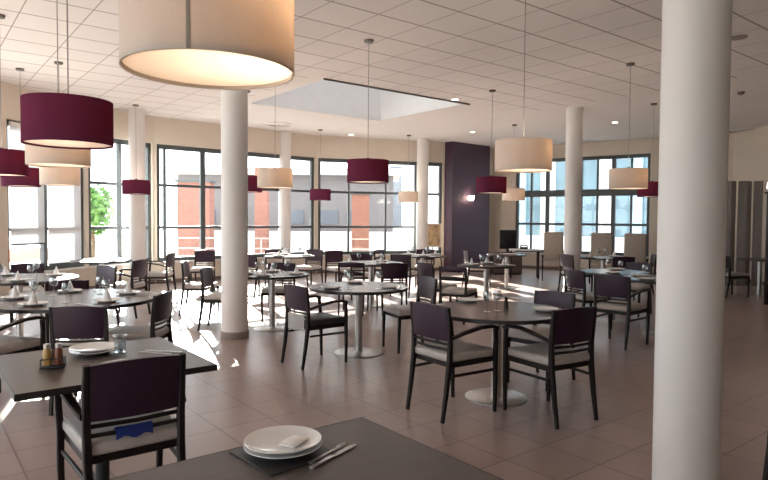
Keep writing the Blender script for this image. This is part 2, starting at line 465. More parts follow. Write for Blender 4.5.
t = thing('glazed_building', 'pale blue and white glazed building outside the right-hand windows', 'building', (9.2, 24.6, -0.17), rz=math.atan2(-0.573, 0.819))
shape(lambda b: box(b, (0, 2, 5.0), (16, 4, 10)), 'facade', M['teal'], t)
for i in range(13):
    shape(lambda b: box(b, (-7.4 + i * 1.2, -0.05, 3.4), (0.42 if i % 2 else 0.62, 0.14, 6.6)), 'panel', M['pale_blue'] if i % 2 else M['render'], t)
shape(lambda b: box(b, (0, -0.2, 0.5), (16, 0.3, 1.0)), 'plinth', M['render'], t)
shape(lambda b: box(b, (-8.85, 2, 5.0), (1.7, 4.4, 10)), 'added_shade_tower', M['render'], t)  # added at the building's left end to stop sun reaching the right-hand floor
shape(lambda b: box(b, (-7.0, -1.55, 5.0), (1.8, 2.9, 10)), 'added_shade_block', M['render'], t)  # extra volume added in front, shades the remaining sun rays

def pillar(px0, px1, Y, z1, label, mat, dep=0.5, capz=True):
    x0, x1 = at(px0, Y)[0], at(px1, Y)[0]
    t = thing('brick_pillar', label, 'pillar', ((x0 + x1) / 2, Y, -0.17), group='brick pillars on the terrace', kind='thing')
    shape(lambda b: box(b, (0, 0, (z1 + 0.17) / 2), (x1 - x0, dep, z1 + 0.17)), 'brickwork', mat, t)
    if capz: shape(lambda b: box(b, (0, 0, z1 + 0.2), (x1 - x0 + 0.12, dep + 0.12, 0.08)), 'coping', M['frame'], t)
pillar(180, 212, 21.5, 2.75, 'broad orange brick pier outside, left of the white column by the square table', M['brick'], 0.6)
pillar(256, 268, 21.8, 3.3, 'slim orange brick pillar outside, below the cream pendant by the back windows', M['brick'], 0.5, False)
pillar(352, 369, 21.5, 2.35, 'orange brick pillar outside, under the large plum pendant before the back windows', M['brick'], 0.5)

t = thing('terrace_railing', 'thin grey metal railing running across the terrace outside', 'railing', (-2.0, 20.2, -0.17))
for i in range(8): shape(lambda b: box(b, (-4.9 + i * 1.4, 0, 0.5), (0.03, 0.03, 1.0)), 'post', M['steel'], t)
shape(lambda b: [box(b, (0, 0, z), (9.85, 0.03, 0.025)) for z in (0.35, 0.65, 0.99)], 'rail', M['steel'], t)

t = thing('terrace_bench', 'salmon painted bench outside, seen below the left blind', 'bench', (-8.0, 13.4, -0.17), rz=R(70))
shape(lambda b: box(b, (0, 0, 0.45), (1.8, 0.4, 0.08), 0.01), 'seat', M['pink'], t)
shape(lambda b: box(b, (0, 0.22, 0.8), (1.8, 0.05, 0.3), 0.01), 'backrest', M['pink'], t)
for x in (-0.75, 0.75): shape(lambda b: box(b, (x, 0, 0.21), (0.08, 0.36, 0.42)), 'leg', M['blackmetal'], t)

def tree(x, y, h, label):
    t = thing('garden_tree', label, 'tree', (x, y, -0.17), kind='thing')
    shape(lambda b: sweep(b, [(0, 0, 0), (0.05, 0, h * 0.3), (0.02, 0.05, h * 0.62)], [(0.09, 0.09), (0.07, 0.07), (0.03, 0.03)], (1, 0, 0)), 'trunk', M['bark'], t)
    def leaves(b):
        rnd = random.Random(int(x * 10))
        for _ in range(650):
            p = Vector((rnd.gauss(0, 1), rnd.gauss(0, 1), rnd.gauss(0, 1)))
            p = p.normalized() * (rnd.random() ** 0.45)
            c = Vector((p.x * h * 0.24, p.y * h * 0.24, h * 0.66 + p.z * h * 0.3))
            u = Vector((rnd.uniform(-1, 1), rnd.uniform(-1, 1), rnd.uniform(-1, 1))).normalized(); w_ = u.orthogonal().normalized()
            s = 0.13
            b.faces.new([b.verts.new(c + u * s), b.verts.new(c + w_ * s * 0.5), b.verts.new(c - u * s), b.verts.new(c - w_ * s * 0.5)])
    shape(leaves, 'foliage', M['leaf'], t)
tree(-9.35, 19.3, 2.9, 'small leafy green tree outside the bay window')

# roller blinds in the left windows
def blind(a, b, s0, s1, z0, label):
    P, d, n, L = facet(a, b)
    t = thing('roller_blind', label, 'blind', (0, 0, 0), group='white roller blinds in the left windows')
    bm = bmesh.new(); fbox(bm, a, b, s0, s1, z0, 3.06, 0.030, 0.034); link('blind_cloth', bm, M['blind'], t)
    bm = bmesh.new(); fbox(bm, a, b, s0, s1, z0 - 0.03, z0, 0.022, 0.042); link('bottom_bar', bm, M['frame'], t)
    bm = bmesh.new(); fbox(bm, a, b, s0, s1, 3.05, 3.12, 0.006, 0.046); link('roller', bm, M['column'], t)
sm = s_of('A', 'B', 48)
blind('A', 'B', sA0 + 0.09, sm - 0.05, 1.02, 'white roller blind stopping short of the sill, a salmon bench showing under it')
blind('A', 'B', sm + 0.05, sA1 - 0.09, 0.62, 'white roller blind drawn down to the sill, next to the bay window')

# ------------------------------------------------------------------ ceiling fittings
def G(px, py, z):
    """point where the sight line of a pixel meets the height z"""
    cam_m = Matrix.Rotation(R(90 - 2.0), 4, 'X') @ Matrix.Rotation(R(ROLL), 4, 'Z')
    v = cam_m @ Vector(((px - 384) / FPX, (240 - py) / FPX, -1.0))
    k = (z - 1.5) / v.z
    return (v.x * k, v.y * k, z)
ROLL = 0.4

def downlight(px, py, label):
    p = G(px, py, CEIL)
    t = thing('downlight', label, 'ceiling light', p, group='recessed downlights')
    shape(lambda b: lathe(b, [(0.062, -0.001), (0.088, -0.001), (0.088, -0.010), (0.062, -0.014)], 24, closed=True), 'trim_ring', M['column'], t)
    shape(lambda b: lathe(b, [(0, -0.004), (0.061, -0.004), (0.061, -0.008), (0, -0.008)], 24), 'lens', M['spot'], t)
downlight(351, 134.5, 'small lit downlight in the ceiling beyond the skylight')
downlight(472.5, 131.5, 'small lit downlight in the ceiling above the purple wall')
downlight(615, 122, 'small lit downlight in the plain ceiling above the right-hand windows')
downlight(455, 99, 'small lit downlight right at the skylight corner')

def diffuser_vent(px, py, label, rad=0.3):
    p = G(px, py, CEIL)
    t = thing('air_diffuser', label, 'air vent', p, group='round ceiling air diffusers')
    shape(lambda b: lathe(b, [(rad - 0.03, -0.001), (rad, -0.001), (rad, -0.018), (rad - 0.03, -0.03)], 32, closed=True), 'outer_ring', M['column'], t)
    for k in (0.32, 0.55, 0.76): shape(lambda b: lathe(b, [(rad * k - 0.016, -0.012), (rad * k + 0.024, -0.002), (rad * k + 0.024, -0.012), (rad * k - 0.016, -0.026)], 32, closed=True), 'cone_ring', M['column'], t)
    shape(lambda b: lathe(b, [(0, -0.001), (rad - 0.03, -0.001), (rad - 0.03, -0.0025), (0, -0.0025)], 32), 'backing', M['canopy'], t)
diffuser_vent(279, 124, 'round white air diffuser in the ceiling beside the skylight')
diffuser_vent(741, 130, 'round white air diffuser in the ceiling near the folding screen', 0.35)
t = thing('ceiling_vent', 'small oval grey grille in the ceiling beside the widest column', 'air vent', G(738, 37, CEIL))
shape(lambda b: lathe(b, [(0, -0.001), (0.1, -0.001), (0.1, -0.012), (0.08, -0.02), (0, -0.02)], 24), 'cover', M['curtain'], t)
def detector(px, py, label):
    t = thing('smoke_detector', label, 'smoke detector', G(px, py, CEIL))
    shape(lambda b: lathe(b, [(0, -0.001), (0.06, -0.001), (0.06, -0.02), (0.04, -0.045), (0, -0.05)], 24), 'housing', M['canopy'], t)
detector(741, 92, 'dark round smoke detector in the ceiling on the far side of the widest column')

# pendants
LR, LH, LZ = 0.264, 0.28, 1.96
PROTO = {}
def pendant_proto(kind):
    root = bpy.data.objects.new('pendant_lamp', None); C.objects.link(root)
    def cyl(b): lathe(b, [(LR, 0.0), (LR, LH), (LR - 0.006, LH), (LR - 0.006, 0.0)], 64, closed=True)
    sh = shape(cyl, 'lamp_shade', M[kind], root)
    shape(lambda b: lathe(b, [(0, 0.012), (LR - 0.008, 0.012), (LR - 0.008, 0.018), (0, 0.018)], 64), 'diffuser', M['diffuser'], root)
    def spider(b):
        for k in range(3):
            a = 2 * math.pi * k / 3
            rod(b, (0, 0, LH - 0.02), ((LR - 0.005) * math.cos(a), (LR - 0.005) * math.sin(a), LH - 0.02), 0.004, 6)
        lathe(b, [(0, LH - 0.05), (0.02, LH - 0.05), (0.02, LH + 0.03), (0, LH + 0.03)], 12)
    shape(spider, 'spider_frame', M['blackmetal'], root)
    shape(lambda b: rod(b, (0, 0, LH + 0.03), (0, 0, CEIL - LZ - 0.02), 0.0045), 'cord', M['cord'], root)
    shape(lambda b: lathe(b, [(0, CEIL - LZ - 0.001), (0.06, CEIL - LZ - 0.001), (0.055, CEIL - LZ - 0.03), (0, CEIL - LZ - 0.035)], 24), 'ceiling_canopy', M['canopy'], root)
    return root
lamps = [  # px, Y, kind, bulb offset (x), height offset, label
    (210.5, 1.93, 'cream', 0.17, 0.0, 'very large cream drum pendant nearest the camera, its bottom glowing, top cut off'),
    (69.5, 3.9, 'plum', -0.04, 0.0, 'large plum drum pendant hanging just left of the nearest cream one'),
    (59.5, 5.5, 'cream', 0.05, 0.0, 'cream drum pendant half hidden behind and under the large plum pendant'),
    (60.5, 8.9, 'cream', 0.08, 0.0, 'lowest-looking pale cream pendant, seen beneath two other pendants'),
    (2.5, 6.85, 'plum', 0.1, 0.0, 'plum drum pendant cut by the left edge in front of the blinds'),
    (22, 9.3, 'plum', 0.1, -0.05, 'small dark plum pendant peeping out behind the plum one at the left edge'),
    (136.5, 12.2, 'plum', 0.0, 0.0, 'small plum pendant right in front of the bay window column'),
    (247, 10.8, 'plum', 0.1, 0.0, 'plum pendant half hidden behind the white column beside the square table'),
    (275, 9.2, 'cream', 0.1, 0.0, 'cream drum pendant in front of a slim column at the back windows'),
    (320, 15.4, 'plum', 0.0, 0.03, 'tiny plum pendant far off before the back windows'),
    (367.5, 7.7, 'plum', -0.03, 0.0, 'plum drum pendant in the middle of the room, over the pedestal table'),
    (490.5, 10.6, 'plum', 0.1, 0.0, 'plum pendant beside the purple wall, partly behind a cream pendant'),
    (522, 5.72, 'cream', 0.15, 0.0, 'cream drum pendant above the round table with two armchairs'),
    (627, 8.75, 'cream', 0.12, 0.0, 'cream drum pendant glowing in front of the right-hand windows'),
    (651, 11.7, 'plum', -0.05, 0.0, 'plum pendant peeping out beside the widest column'),
    (513, 14.4, 'cream', 0.05, 0.0, 'tiny cream pendant far off beside the right-hand windows'),
    (408, 16.3, 'cream', 0.03, 0.0, 'tiny cream pendant far off touching the slim column by the purple wall'),
]
first = {}
for px, Y, kind, off, dz, label in lamps:
    if kind not in PROTO:
        PROTO[kind] = pendant_proto(kind); o = PROTO[kind]; new = True
    else:
        o = dup(PROTO[kind]); new = False
    x, y = at(px, Y)
    o.location = (x, y, LZ)
    tag(o, label, 'pendant lamp', 'cream drum pendants' if kind == 'cream' else 'plum drum pendants')
    first.setdefault((px, Y), (o, off))
for (px, Y), (o, off) in first.items():            # a lamp inside every shade
    ld = bpy.data.lights.new('bulb', 'POINT'); ld.energy = 5.0; ld.color = (1.0, 0.80, 0.65); ld.shadow_soft_size = 0.05
    lo = bpy.data.objects.new('bulb', ld); C.objects.link(lo); lo.parent = o; lo.location = (off * 0.9, -0.03, 0.20)
o = first[(210.5, 1.93)][0]
a0 = math.radians(-86.5)
shape(lambda b: box(b, ((LR + 0.001) * math.cos(a0), (LR + 0.001) * math.sin(a0), LH / 2), (0.003, 0.011, LH - 0.002), rz=a0), 'seam', M['seam'], o)

# ------------------------------------------------------------------ tables
TH = 0.745
def round_table(x, y, rad, label, base=0.25):
    t = thing('round_table', label, 'table', (x, y, 0), rz=math.atan2(D1.y, D1.x), group='round pedestal dining tables')
    shape(lambda b: lathe(b, [(0, TH), (rad - 0.003, TH), (rad - 0.003, TH - 0.026), (0, TH - 0.026)], 56), 'tabletop', M['topround'], t)
    shape(lambda b: lathe(b, [(rad - 0.0025, TH + 0.0005), (rad, TH - 0.002), (rad, TH - 0.028), (rad - 0.0025, TH - 0.03)], 56, closed=True), 'edge_band', M['edge'], t)
    shape(lambda b: lathe(b, [(0, 0.02), (0.042, 0.02), (0.042, TH - 0.04), (0.14, TH - 0.035), (0.14, TH - 0.027), (0, TH - 0.027)], 28), 'pedestal', M['steel'], t)
    shape(lambda b: lathe(b, [(0, 0), (base, 0), (base, 0.008), (base - 0.02, 0.016), (0.07, 0.026), (0, 0.026)], 48), 'base_plate', M['steel'], t)
    return (x, y)
def square_table(x, y, a, label):
    t = thing('square_table', label, 'table', (x, y, 0), rz=math.atan2(D1.y, D1.x), group='square dining tables')
    shape(lambda b: box(b, (0, 0, TH - 0.014), (a - 0.006, a - 0.006, 0.028)), 'tabletop', M['top'], t)
    def band(b):
        for s in (-1, 1):
            box(b, (s * (a / 2 - 0.0015), 0, TH - 0.015), (0.003, a, 0.031)); box(b, (0, s * (a / 2 - 0.0015), TH - 0.015), (a - 0.006, 0.003, 0.031))
    shape(band, 'edge_band', M['edge'], t)
    shape(lambda b: lathe(b, [(0, 0.03), (0.035, 0.03), (0.035, TH - 0.04), (0.12, TH - 0.036), (0.12, TH - 0.0285), (0, TH - 0.0285)], 24), 'pedestal', M['blackmetal'], t)
    shape(lambda b: [box(b, (0, 0, 0.018), s, 0.004) for s in ((0.66, 0.06, 0.036), (0.06, 0.66, 0.0358))], 'cross_foot', M['blackmetal'], t)
    return (x, y)

T1c = Vector((-0.08, 2.28)) - D1 * 0.45 - D2 * 0.45
square_table(T1c.x, T1c.y, 0.9, 'dark brown square table at the bottom edge, nearest the camera')
T2c = Vector((-0.86, 3.1)) - D1 * 0.45 + D2 * 0.44
square_table(T2c.x, T2c.y, 0.9, 'dark brown square table with the condiment caddy on it')
TB = dict(
    T3=round_table(*at(72, 5.6), 0.75, 'wide round table at the left with a dark edge, laid with glasses and plates'),
    T4=round_table(*at(359, 6.72), 0.55, 'round table on a steel pedestal and round foot in the centre of the room', 0.27),
    T5=round_table(0.955, 5.06, 0.57, 'brown round table with two wine glasses between the two nearest armchairs', 0.26),
    T6=round_table(*at(272, 8.16), 0.5, 'round table partly hidden behind the white column beside the square table'),
    T7=round_table(3.67, 7.9, 0.56, 'round table partly hidden behind the widest column'),
    T8=round_table(3.4, 8.95, 0.5, 'round table behind the slim column side, beyond the table near the widest column'),
    T12=round_table(*at(18, 7.4), 0.66, 'round table cut by the left edge, near the blinds'),
    T15=round_table(-4.95, 10.6, 0.5, 'round table by the bay window under the blinds'),
    T16=round_table(-1.9, 12.2, 0.5, 'round table among chairs before the back windows, behind the column'),
    T17=round_table(-0.22, 10.4, 0.55, 'round table behind the central pedestal table, two chairs backing to the camera'),
    T18=round_table(0.8, 12.6, 0.5, 'round table before the back windows near the purple wall'),
    T10=round_table(1.72, 10.1, 0.48, 'round table laid with white crockery in front of the purple wall'),
    T9=round_table(*at(507, 13.2), 0.42, 'small round table on a pale pedestal right of the purple wall', 0.2),
    T19=round_table(4.5, 12.4, 0.5, 'round table in front of the beige high-backed armchairs'),
    T20=round_table(7.6, 12.2, 0.42, 'small grey looking table by the folding screen at the right', 0.2),
)
TB['T1'] = (T1c.x, T1c.y); TB['T2'] = (T2c.x, T2c.y)

# ------------------------------------------------------------------ dining chairs
def chair_proto(arms, open_back=False, seat_mat='seat'):
    name = 'dining_armchair' if arms else 'dining_chair'
    t = bpy.data.objects.new(name, None); C.objects.link(t)
    # seat cushion, slightly wider at the front, softly domed
    def seat(b):
        vs = box(b, (0, 0.005, 0.447), (0.42, 0.46, 0.062), 0.022, seg=4)
        for v in vs:
            v.co.x *= 1.0 + 0.10 * (v.co.y / 0.23)* 0.5
            if v.co.z > 0.46: v.co.z += 0.012 * max(0, 1 - (v.co.x / 0.23) ** 2) * max(0, 1 - (v.co.y / 0.24) ** 2)
    shape(seat, 'seat', M[seat_mat], t, 50)
    def sframe(b):
        for s in (-1, 1): sweep(b, [(s * 0.185, -0.2, 0.398), (s * 0.200, 0.215, 0.398)], (0.011, 0.020), (1, 0, 0))
        sweep(b, [(-0.19, 0.205, 0.398), (0.19, 0.205, 0.398)], (0.011, 0.020), (0, 1, 0))
        sweep(b, [(-0.175, -0.195, 0.398), (0.175, -0.195, 0.398)], (0.011, 0.020), (0, 1, 0))
    shape(sframe, 'seat_frame', M['wood'], t)
    for s in (-1, 1):                                           # back legs rise into the back posts
        shape(lambda b: sweep(b, [(s * 0.190, -0.285, 0), (s * 0.191, -0.252, 0.2), (s * 0.192, -0.222, 0.42), (s * 0.194, -0.220, 0.55), (s * 0.196, -0.232, 0.72), (s * 0.196, -0.245, 0.815)],
                                 [(0.012, 0.013), (0.015, 0.017), (0.017, 0.021), (0.016, 0.018), (0.015, 0.015), (0.013, 0.013)], (1, 0, 0)), 'leg', M['wood'], t)
    for s in (-1, 1):
        top = 0.63 if arms else 0.425
        xf = 0.226 if arms else 0.205
        pts = [(s * (xf - 0.006), 0.235, 0), (s * xf, 0.232, 0.25), (s * xf, 0.228, 0.42)]
        hv = [(0.012, 0.012), (0.015, 0.016), (0.016, 0.019)]
        if arms: pts += [(s * (xf + 0.008), 0.222, 0.55), (s * (xf + 0.012), 0.212, top)]; hv += [(0.014, 0.016), (0.014, 0.018)]
        shape(lambda b: sweep(b, pts, hv, (1, 0, 0)), 'leg', M['wood'], t)
        if arms:
            shape(lambda b: sweep(b, [(s * 0.206, -0.222, 0.592), (s * 0.223, -0.12, 0.622), (s * 0.236, 0.05, 0.652), (s * 0.240, 0.17, 0.652), (s * 0.239, 0.232, 0.632)],
                                  [(0.012, 0.012), (0.017, 0.011), (0.021, 0.011), (0.021, 0.012), (0.018, 0.013)], (1, 0, 0)), 'armrest', M['wood'], t)
            shape(lambda b: sweep(b, [(s * 0.196, -0.20, 0.32), (s * 0.218, 0.215, 0.32)], (0.008, 0.010), (1, 0, 0)), 'side_stretcher', M['wood'], t)
    # backrest: a curved padded panel between the posts
    def panel(z0, z1, th):
        def fn(b):
            nx, nz = 10, 4
            fr, bk = [], []
            for j in range(nz + 1):
                z = z0 + (z1 - z0) * j / nz
                yl = -0.219 - (z - 0.55) * 0.09
                rf, rb = [], []
                for i in range(nx + 1):
                    u = -1 + 2 * i / nx
                    x = u * 0.182
                    crown = 0.010 * (1 - u ** 4) * (1 - (2 * j / nz - 1) ** 4)
                    y = yl - 0.022 * (1 - u * u)
                    zz = z + (0.012 * (1 - u * u) if j == nz else 0)
                    rf.append(b.verts.new((x, y + th / 2 + crown, zz))); rb.append(b.verts.new((x, y - th / 2 - crown * 0.5, zz)))
                fr.append(rf); bk.append(rb)
            for j in range(nz):
                for i in range(nx):
                    b.faces.new((fr[j][i], fr[j][i + 1], fr[j + 1][i + 1], fr[j + 1][i])); b.faces.new((bk[j][i + 1], bk[j][i], bk[j + 1][i], bk[j + 1][i + 1]))
            for i in range(nx):
                b.faces.new((fr[0][i + 1], fr[0][i], bk[0][i], bk[0][i + 1])); b.faces.new((fr[nz][i], fr[nz][i + 1], bk[nz][i + 1], bk[nz][i]))
            for j in range(nz):
                b.faces.new((fr[j][0], fr[j + 1][0], bk[j + 1][0], bk[j][0])); b.faces.new((fr[j + 1][nx], fr[j][nx], bk[j][nx], bk[j + 1][nx]))
        return fn
    if open_back:
        shape(panel(0.742, 0.812, 0.022), 'backrest', M['leather'], t, 60)
        shape(panel(0.615, 0.665, 0.018), 'back_rail', M['wood'], t, 60)
    else:
        shape(panel(0.572, 0.812, 0.026), 'backrest', M['leather'], t, 60)
        for z in (0.548, 0.508):
            shape(lambda b: sweep(b, [(-0.182, -0.220, z), (0, -0.238, z), (0.182, -0.220, z)], (0.009, 0.007), (0, 0, 1)), 'back_rail', M['wood'], t)
    return t

CP = {'arm': None, 'plain': None, 'open': None, 'darkarm': None}
def chair(kind, x, y, face, label, cx=None):
    if CP[kind] is None:
        CP[kind] = o = chair_proto(kind in ('arm', 'darkarm'), kind == 'open', 'darkseat' if kind == 'darkarm' else 'seat')
    else:
        o = dup(CP[kind])
    o.location = (x, y, 0); o.rotation_euler = (0, 0, math.atan2(-face[0], face[1]))
    return tag(o, label, 'chair', 'dark wood dining chairs around the tables')

chair('arm', -1.27, 2.93, (-0.60, 0.80), 'armchair nearest the camera, backing to it at the square table, blue cloth on its rail').scale = (1.07, 1.0, 1.045)
chair('plain', *at(89, 4.82), (-0.12, 1), 'chair backing to the camera between the square table and the wide round table')
chair('plain', -2.235, 5.46, (-1, 0.02), 'chair seen edge-on at the right side of the wide round table')
chair('arm', -3.1, 4.80, (0.28, 0.95), 'chair cut by the left edge, before the wide round table')
chair('plain', -3.50, 6.62, (-0.55, 0.83), 'dark purple chair behind the wide round table, its back under the glasses')
chair('plain', -3.98, 8.2, (-0.5, -0.85), 'maroon backed chair on the window side of the table cut by the left edge')
chair('arm', -3.92, 9.15, (-0.95, 0.1), 'side-on armchair between the maroon backed chair and the bay window column')
chair('arm', -4.12, 11.0, (-1, -0.05), 'side-on chair standing free in front of the bay window column')
chair('plain', -5.02, 8.5, (0.5, -0.85), 'chair behind the table at the left edge, in front of the blinds')
chair('plain', -2.16, 8.15, (0.98, -0.05), 'chair just left of the white column, turned to the table behind it')
chair('plain', -2.85, 9.4, (0.9, 0.1), 'side-on chair left of the white column, second from the back windows')
chair('plain', *at(203, 12.4), (0.15, -1), 'backlit chair at the back windows, left of the white column')
chair('plain', -2.40, 11.5, (0.55, 0.83), 'maroon backed chair just right of the white column, far off')
chair('open', -2.3, 13.02, (0.4, -0.9), 'open backed chair before the slim column at the back windows')
chair('plain', -1.62, 13.0, (-0.4, -0.9), 'chair before the back windows, first on the far side right of the slim column')
chair('plain', -0.93, 12.62, (0.55, -0.83), 'chair before the back windows, beside the orange brick pillar outside')
chair('plain', *at(362, 11.4), (0.1, -1), 'chair facing the camera on the far side of the table behind the central one')
chair('plain', *at(279, 8.95), (0, -1), 'dark backed chair on the far side of the table behind the white column')
chair('darkarm', -0.71, 6.28, (0.75, 0.66), 'armchair with charcoal seat and a hanging white cloth, at the central table')
chair('plain', 0.30, 6.98, (-0.9, -0.42), 'chair on the right side of the central pedestal table, turned to it')
chair('open', -0.48, 9.62, (0.10, 0.99), 'open backed chair just behind the central pedestal table')
chair('plain', 0.13, 9.58, (-0.15, 0.98), 'dark backed chair behind the central table, right of the open backed one')
chair('open', 0.10, 13.1, (0.8, -0.5), 'open backed chair at the back windows, right of the brick pillar outside')
chair('plain', 0.42, 11.82, (0.4, 0.9), 'dark chair backing to the camera before the slim column by the purple wall')
chair('plain', 0.92, 13.45, (-0.1, -1), 'chair facing the camera at the foot of the slim column by the purple wall')
chair('plain', 0.85, 9.55, (0.8, 0.5), 'purple backed chair beyond the central table, left of the crockery table')
chair('open', 1.10, 8.9, (0.45, 0.9), 'open backed chair in front of the table with the white crockery')
chair('plain', 2.02, 13.1, (1, 0.1), 'chair at the small table with the pale pedestal, by the purple wall')
chair('arm', 0.545, 4.735, (0.80, 0.60), 'purple backed armchair on the left near side of the round table with two wine glasses')
chair('arm', 1.285, 4.64, (-0.50, 0.86), 'black looking armchair on the right near side of the round table with two wine glasses')
chair('plain', 1.46, 5.57, (-0.70, -0.72), 'grey-purple chair on the far side of the round table with two wine glasses')
chair('arm', 2.86, 7.28, (0.72, 0.69), 'pale seated armchair at the table beside the widest column')
chair('plain', 3.98, 9.65, (-0.7, -0.7), 'dark chair facing the camera behind the table beside the widest column')
chair('plain', 2.84, 8.38, (0.93, 0.37), 'chair at the foot of the slim column right of the middle')
chair('plain', 3.85, 12.1, (0.9, 0.35), 'dark chair before the beige armchairs, just right of the slim column')
chair('plain', 4.52, 11.62, (0, 1), 'dark chair backing to the camera before the middle beige armchair')
chair('plain', 5.2, 12.2, (-0.95, 0.2), 'dark chair before the rightmost beige armchair, near the widest column')
chair('plain', 6.93, 12.05, (0.95, 0.25), 'black looking chair at the small table by the folding screen')
chair('arm', 2.52, 3.30, (0.95, 0.30), 'chair of which only a leg shows, in the bottom right corner')

# a blue cloth on the nearest chair's rail, a white cloth on the charcoal armchair
def cloth(name, label, mat, x, y, face, w, z0, z1, yoff):
    t = thing(name, label, 'cloth', (x, y, 0), math.atan2(-face[0], face[1]))
    def fn(b):
        vs = box(b, (0, yoff, (z0 + z1) / 2), (w, 0.012, z1 - z0), 0.004)
    shape(fn, 'folded_cloth', M[mat], t)
def drape(name, label, mat, x, y, face, x0, x1, ztop, za, zb, yrail, gap=0.013):
    """small cloth folded over a rail"""
    rz = math.atan2(-face[0], face[1])
    bm = bmesh.new()
    nx = 9
    prof = [(-gap, za), (-gap, (za + ztop) / 2), (-gap, ztop), (0, ztop + 0.008), (gap, ztop), (gap, (zb + ztop) / 2), (gap, zb)]
    rows = []
    for yy, z in prof:
        rows.append([bm.verts.new((x0 + (x1 - x0) * i / nx, yrail + 0.018 * abs(x0 + (x1 - x0) * i / nx) / 0.182 + yy * (1 + 0.2 * math.sin(i * 1.9) ** 2), z + (0.008 * math.sin(i * 1.3 + yy * 90) if z < ztop - 0.01 else 0))) for i in range(nx + 1)])
    for r0, r1 in zip(rows, rows[1:]):
        for i in range(nx): bm.faces.new((r0[i], r0[i + 1], r1[i + 1], r1[i]))
    bmesh.ops.solidify(bm, geom=bm.faces[:], thickness=0.003)
    o = link(name, bm, M[mat]); o.location = (x, y, 0); o.rotation_euler = (0, 0, rz)
    tag(o, label, 'cloth')
drape('blue_cloth', 'blue cloth hung over the rail of the chair nearest the camera', 'blue', -1.27, 2.93, (-0.60, 0.80), -0.09, 0.07, 0.547, 0.505, 0.512, -0.238, 0.015)
drape('white_cloth', 'white and blue-grey cloth hanging from the rail of the charcoal armchair', 'napkin', -0.71, 6.28, (0.75, 0.66), -0.15, 0.15, 0.524, 0.37, 0.488, -0.238, 0.015)

# ------------------------------------------------------------------ beige high-backed armchairs
def lounge(x, y, face, label, proto=[]):
    if proto:
        o = dup(proto[0])
    else:
        o = bpy.data.objects.new('lounge_chair', None); C.objects.link(o); proto.append(o)
        shape(lambda b: box(b, (0, 0, 0.42), (0.46, 0.5, 0.14), 0.04, seg=3), 'seat', M['beige'], o, 60)
        def back(b):
            vs = box(b, (0, -0.27, 0.80), (0.48, 0.11, 0.80), 0.04, seg=3)
            for v in vs: v.co.y -= (v.co.z - 0.45) * 0.12
        shape(back, 'backrest', M['beige'], o, 60)
        for s in (-1, 1):
            shape(lambda b: sweep(b, [(s * 0.27, -0.24, 0.60), (s * 0.275, 0.0, 0.63), (s * 0.27, 0.24, 0.61)], (0.025, 0.015), (1, 0, 0)), 'armrest', M['wood'], o)
            shape(lambda b: sweep(b, [(s * 0.265, 0.22, 0), (s * 0.27, 0.22, 0.605)], (0.016, 0.018), (1, 0, 0)), 'leg', M['wood'], o)
            shape(lambda b: sweep(b, [(s * 0.262, -0.30, 0), (s * 0.27, -0.22, 0.605)], (0.014, 0.018), (1, 0, 0)), 'leg', M['wood'], o)
        shape(lambda b: [sweep(b, [(s * 0.24, -0.25, 0.34), (s * 0.24, 0.24, 0.34)], (0.014, 0.02), (1, 0, 0)) for s in (-1, 1)], 'seat_frame', M['wood'], o)
    o.location = (x, y, 0); o.rotation_euler = (0, 0, math.atan2(-face[0], face[1]))
    tag(o, label, 'armchair', 'beige high-backed armchairs by the window')
lounge(*at(554, 15.0), (-0.25, -1), 'beige high-backed armchair left of the slim column, beside the desk')
lounge(*at(602, 14.4), (-0.3, -0.95), 'beige high-backed armchair just right of the slim column')
lounge(*at(635, 13.9), (-0.4, -0.92), 'beige high-backed armchair beside the widest column')

# desk by the right-hand window
x0, _ = at(514, 15.3); x1, _ = at(541, 15.3)
t = thing('side_desk', 'narrow pale-topped desk under the right-hand window', 'desk', ((x0 + x1) / 2, 15.6, 0), R(-10))
shape(lambda b: box(b, (0, 0, 0.73), (x1 - x0 + 0.1, 0.5, 0.03), 0.004), 'desktop', M['column'], t)
for sx in (-1, 1):
    for sy in (-1, 1):
        shape(lambda b: sweep(b, [(sx * 0.34, sy * 0.21, 0), (sx * 0.34, sy * 0.21, 0.715)], (0.02, 0.02), (1, 0, 0)), 'leg', M['wood'], t)
t = thing('telephone', 'small black telephone standing on the desk by the window', 'telephone', ((x0 + x1) / 2 - 0.02, 15.6, 0.745), R(-10))
shape(lambda b: box(b, (0, 0, 0.03), (0.2, 0.18, 0.06), 0.015), 'body', M['blackmetal'], t)
shape(lambda b: sweep(b, [(-0.1, 0, 0.065), (-0.07, 0, 0.1), (0.07, 0, 0.1), (0.1, 0, 0.065)], (0.022, 0.016), (0, 1, 0)), 'handset', M['blackmetal'], t)
t = thing('television', 'black television on a low cabinet between the purple wall and the window', 'television', at(508, 16.6) + (0.60,), R(5))
shape(lambda b: box(b, (0, 0, 0.36), (0.46, 0.05, 0.52), 0.008), 'screen', M['screen'], t)
shape(lambda b: box(b, (0, 0, 0.06), (0.08, 0.04, 0.1)), 'stand', M['blackmetal'], t)
shape(lambda b: box(b, (0, 0, 0.006), (0.3, 0.2, 0.012), 0.003), 'foot', M['blackmetal'], t)
t = thing('low_cabinet', 'brown low cabinet carrying the television beside the purple wall', 'cabinet', at(506, 16.6) + (0,), R(5))
shape(lambda b: box(b, (0, 0, 0.31), (0.8, 0.4, 0.56), 0.005), 'body', M['wood'], t)
shape(lambda b: box(b, (0, 0, 0.59), (0.84, 0.43, 0.02), 0.004), 'cabinet_top', M['topround'], t)
for s in (-1, 1):
    dd = shape(lambda b: box(b, (s * 0.2, -0.206, 0.31), (0.38, 0.012, 0.5), 0.003), 'door', M['topround'], t)
    shape(lambda b: box(b, (s * 0.05, -0.218, 0.36), (0.012, 0.012, 0.1)), 'handle', M['steel'], dd)
